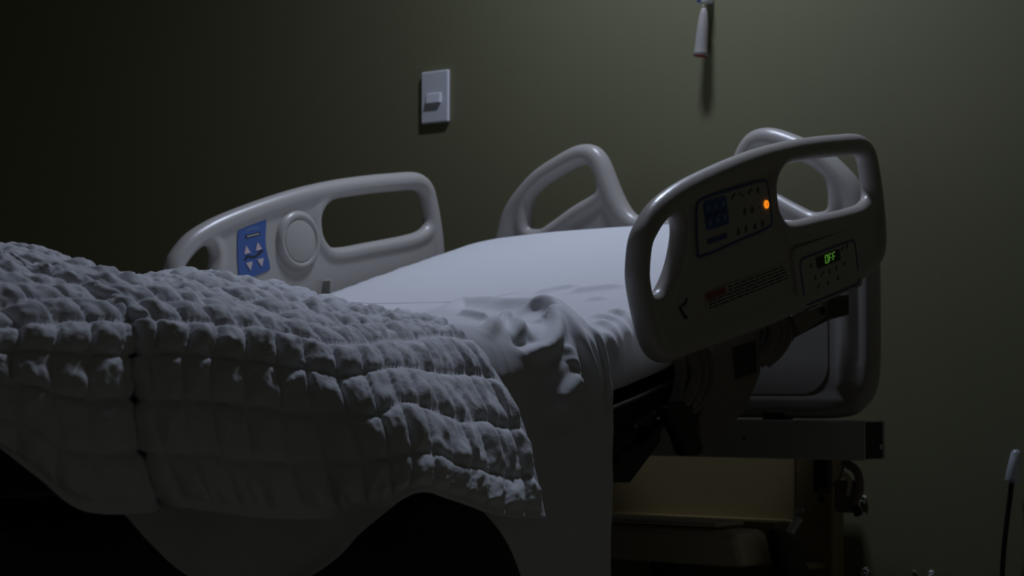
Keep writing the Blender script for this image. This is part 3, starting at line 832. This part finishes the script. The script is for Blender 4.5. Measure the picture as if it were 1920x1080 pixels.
def cap(row, sgn):
    """rounded end rings"""
    out = []
    ctr = row.mean(0)
    dy = rows[-1][0] - rows[-2][0] if sgn > 0 else rows[0][0] - rows[1][0]
    dy = np.array([0, dy[1], dy[2]])
    dy /= np.linalg.norm(dy)
    for q in range(1, 11):
        a = q / 10 * math.pi / 2
        sc = 1 - (1 - math.cos(a)) * .040 / .45
        scz = 1 - (1 - math.cos(a)) * .040 / .067
        r = (row - ctr)
        r = np.c_[r[:, 0] * sc, r[:, 1] * scz, r[:, 2] * scz]
        out.append(r + ctr + dy * .040 * math.sin(a))
    return out
head_cap = cap(rows[-1], 1)
foot_cap = cap(rows[0], -1)[::-1]
S = np.array(foot_cap + rows + head_cap)
Sc = np.concatenate([S[:, -1:], S, S[:, :1]], 1)
def mattress_disp(S):
    P = S.reshape(-1, 3)
    n = grid_normals(S).reshape(-1, 3)
    ctr = np.c_[np.zeros(len(P)), P[:, 1], T_of(P[:, 1]) - .067]
    n *= np.sign(((P - ctr) * n).sum(1))[:, None]
    v = np.zeros(len(P))
    for line, amp, w in MATTRESS_RIDGES:
        d, t = seg_dist3(P, catmull(np.array(line), 6))
        fade = np.clip(np.minimum(t, 1 - t) * 4 + .15, 0, 1)
        v += amp * np.exp(-(d / w) ** 2) * fade
    v += .004 * (fbm(P[:, 0] * 5 + 3, P[:, 1] * 5 + 8, 3) - .5)
    edge = np.exp(-((np.abs(P[:, 0]) - .42) / .05) ** 2) * (P[:, 1] > -1.2)
    v += edge * .006 * (np.sin(P[:, 1] * 160 + 6 * fbm(P[:, 1] * 9, P[:, 2] * 14) + P[:, 2] * 70) * .5) * np.clip(fbm(P[:, 1] * 12, P[:, 2] * 4, 2) * 3 - 1, 0, 1)
    return (P + n * v[:, None]).reshape(S.shape)
S = mattress_disp(Sc)[:, 1:-1]
a, b = S.shape[:2]
idx = np.arange(a * b).reshape(a, b)
ix2 = np.concatenate([idx, idx[:, :1]], 1)
F = np.stack([ix2[:-1, :-1], ix2[:-1, 1:], ix2[1:, 1:], ix2[1:, :-1]], -1).reshape(-1, 4)
# close the flat ends
V = S.reshape(-1, 3)
F = [tuple(q) for q in F] + [tuple(idx[0]), tuple(idx[-1][::-1])]
mattress = bpy.data.objects.new('mattress', None)
COL.objects.link(mattress)
mattress.location = (0, -1.2, .62)
tag(mattress, 'thick mattress in a smooth white fitted sheet on the raised bed', 'mattress')
mo = mesh('fitted_sheet', V, F, M['linen'], mattress)
sm = catmull(np.array(SEAM), 10)
sm[:, 2] += .0012
tube('seam', sm, .0020, M['sheet'], mattress, 6, spline=False)

# ------------------------------------------------------------------ flat sheet trailing from under the quilt
S, tu, tv = patch(SHEET, .0042, .0042)
S = add_ridges(S, SHEET_RIDGES)
n = -grid_normals(S)
uu, vv = np.meshgrid(np.linspace(0, 1, S.shape[0]), np.linspace(0, 1, S.shape[1]), indexing='ij')
hang = np.clip((.74 - S[..., 2]) / .12, 0, 1)
fold = np.sin(S[..., 1] * 38 + 3 * fbm(S[..., 1] * 4, S[..., 2] * 3)) * .006 * hang
S = S + n * (fold + .004 * (fbm(S[..., 1] * 26, S[..., 2] * 14 + S[..., 0] * 14, 3) - .5))[..., None]
flat_sheet = mesh('bed_sheet', S.reshape(-1, 3), grid_faces(*S.shape[:2], True), M['sheet'])
tag(flat_sheet, 'crumpled white flat sheet hanging down from under the quilt', 'bed sheet')
sol = flat_sheet.modifiers.new('thickness', 'SOLIDIFY')
sol.thickness = .002
sol.offset = 0

# ------------------------------------------------------------------ quilt
S, tu, tv = patch(QUILT, .0042, .0042)
CELL = .048
Lu = np.r_[0, np.cumsum(np.linalg.norm(np.diff(S[:, int(S.shape[1] * .62)], axis=0), axis=1))]
Lv = np.r_[0, np.cumsum(np.linalg.norm(np.diff(S, axis=1), axis=2).mean(0))]
cu, cv = np.meshgrid(Lu / CELL, Lv / (CELL * 1.08), indexing='ij')
cu = cu - cu[-1, 0]                 # stitching counted from the free edge
cv = cv - cv[0, -1]
wob = .21 * (fbm(cu * .45, cv * .45 + 40, 2) - .5) * 2
wob2 = .18 * (fbm(cu * .45 + 30, cv * .45, 2) - .5) * 2
qu, qv = cu + wob, cv + wob2
pu, pv = np.abs(np.sin(np.pi * qu)), np.abs(np.sin(np.pi * qv))
du, dv = np.abs(qu - np.round(qu)), np.abs(qv - np.round(qv))       # distance to the nearest stitched line, in squares
gu, gv = 1 - np.exp(-du / .095), 1 - np.exp(-dv / .10)
puff = gu * gv
dome = pu * pv
ci, cj = np.floor(qu).astype(int), np.floor(qv).astype(int)
cellr = _tab[ci % 256, cj % 256]
cellr2 = _tab[(ci + 91) % 256, (cj + 37) % 256]
# gathers that run down from every stitched row, and slack wrinkles of their own in each square
gather = 1 - np.abs(2 * fbm(cu * 1.5 + .9 * cv, cv * 1.1 - .5 * cu, 2) - 1) * 3.0
slack = fbm(cu * 2.1 + .4 * cv, cv * 1.8 + 60, 3) - .5
pk = np.sin(2 * np.pi * qu * 6 + 6 * fbm(cu * 2, cv * 2)) * np.exp(-(pv / .35) ** 2) + np.sin(2 * np.pi * qv * 6 + 6 * fbm(cu * 2 + 7, cv * 2)) * np.exp(-(pu / .35) ** 2)
disp = .0072 * puff + .0016 * gv + (.0002 + .0040 * cellr) * dome + (.10 + .90 * puff) * (.0020 * np.clip(gather, -1, 1) + .0120 * slack) + .0006 * pk
border = np.clip((np.minimum(-cv, -cu) - .10) / .25, 0, 1)          # flat bound edge
disp = disp * border * border * (3 - 2 * border) + .0025 * (1 - border)
big = .010 * (fbm(cu * .35 + 5, cv * .35, 2) - .5)
n = -grid_normals(S)
S = S + n * (disp + big)[..., None]
quilt = mesh('quilt', S.reshape(-1, 3), grid_faces(*S.shape[:2], True), M['quilt'])
tag(quilt, 'pale grey quilted bedspread stitched in small squares draped over the bed', 'quilt')
sol = quilt.modifiers.new('thickness', 'SOLIDIFY')
sol.thickness = .006
sol.offset = -1

# ------------------------------------------------------------------ things on the wall
sw = bpy.data.objects.new('light_switch', None)
COL.objects.link(sw)
sw.location = (-.7505, 0, 1.311)
tag(sw, 'white single light switch on the green wall', 'light switch')
box('plate', (-.790, -.0085, 1.253), (-.711, -.0005, 1.3695), M['white'], sw, .0035, seg=3)
prism_x('rocker', [(-.0080, 1.297), (-.0150, 1.297), (-.0115, 1.3185), (-.0080, 1.3205)], -.7715, -.7305, M['white'], sw, .0012)

hs = bpy.data.objects.new('call_handset', None)
COL.objects.link(hs)
hs.location = (-.032, 0, 1.33)
tag(hs, 'slim white call handset hanging from its cord on the wall', 'call handset')
p0, p1 = Vector((-.031, -.020, 1.424)), Vector((-.036, -.026, 1.330))
ax = (p1 - p0).normalized()
body = lathe('body', [(.004, -.004), (.0062, .0), (.0088, .012), (.0112, .030), (.0128, .055), (.0132, .075), (.0140, .088), (.0150, .0945), (.0135, .0955)], p0, ax, M['plastic'], hs, 24)
lathe('call_button', [(.0125, .0940), (.0125, .0968), (.006, .0975)], p0, ax, M['red'], hs, 20)
lathe('neck', [(.0048, -.016), (.0055, -.010), (.0060, .003)], p0, ax, M['plastic2'], hs, 14)
tube('cord', [(-.0303, -.019, 1.436), (-.030, -.016, 1.50), (-.030, -.010, 1.60), (-.030, -.012, 1.80)], .0028, M['white'], hs, 8)
box('socket', (-.066, -.014, 1.795), (.006, -.0005, 1.91), M['white'], hs, .003)
box('clip', (-.046, -.027, 1.4350), (-.020, -.002, 1.4560), M['clear'], hs, .003)
box('clip_base', (-.042, -.0310, 1.4375), (-.034, -.0260, 1.4520), M['blue_d'], hs, .001)

pc = bpy.data.objects.new('power_cable', None)
COL.objects.link(pc)
pc.location = (.60, 0, 0)
tag(pc, 'black cable with a clear plastic connector hanging down the wall', 'cable')
lathe('connector', [(.0060, 0), (.0135, .001), (.0145, .004), (.0122, .032), (.0092, .054), (.0055, .059), (.001, .060)], (.6195, -.022, .497), (.16, 0, 1), M['clear'], pc, 10)
lathe('connector_core', [(.003, 0), (.004, .002), (.004, .040), (.002, .044)], (.6178, -.022, .498), (.16, 0, 1), M['steel'], pc, 10)
tube('cord', [(.6195, -.022, .503), (.616, -.021, .48), (.606, -.019, .42), (.598, -.017, .36), (.594, -.015, .30), (.590, -.012, .18), (.588, -.012, .02)], .0046, M['black'], pc, 10)

def anchor(px, pz, size, screw, label, seed):
    chip = M['chip'] if screw else M['chip2']
    o = bpy.data.objects.new('wall_anchor', None)
    COL.objects.link(o)
    o.location = (px, 0, pz)
    tag(o, label, 'wall anchor', 'old screw holes low on the green wall')
    r = random.Random(seed)
    n = 11
    V, F = [], []
    for ring, (rad, y) in enumerate(((1.0, .0005), (.80, -.0028), (.45, -.0034), (.30, -.0002))):
        for k in range(n):
            a = 2 * math.pi * k / n
            q = rad * size * (1 + r.uniform(-.28, .28)) * (1.15 if math.sin(a) < 0 else .8)
            V.append((px + q * math.cos(a), y - r.uniform(0, .0016) * (ring in (1, 2)), pz + q * math.sin(a)))
    for i in range(3):
        for k in range(n):
            F.append((i * n + k, i * n + (k + 1) % n, (i + 1) * n + (k + 1) % n, (i + 1) * n + k))
    mesh('plaster_chip', V, F, chip, o, smooth=False)
    lathe('screw_hole', [(size * .36, 0), (size * .36, .0006), (size * .2, .0007)], (px, -.0004, pz + size * .1), (0, -1, 0), M['black'], o, 10)
    if screw:
        lathe('screw', [(size * .30, 0), (size * .34, .004), (size * .22, .006)], (px + size * .1, -.001, pz - size * .35), (.2, -1, -.3), M['chrome'], o, 10)
anchor(.309, .458, .0085, False, 'chipped plaster screw hole in the wall beside the cable clamp', 1)
anchor(.311, .322, .0100, True, 'white chipped anchor with a metal screw, beside the bed base column', 2)
anchor(.414, .326, .0045, False, 'tiny screw hole in the wall between two white chipped anchors', 3)
anchor(.449, .326, .0065, True, 'small white chipped anchor in the wall nearest the black cable', 4)
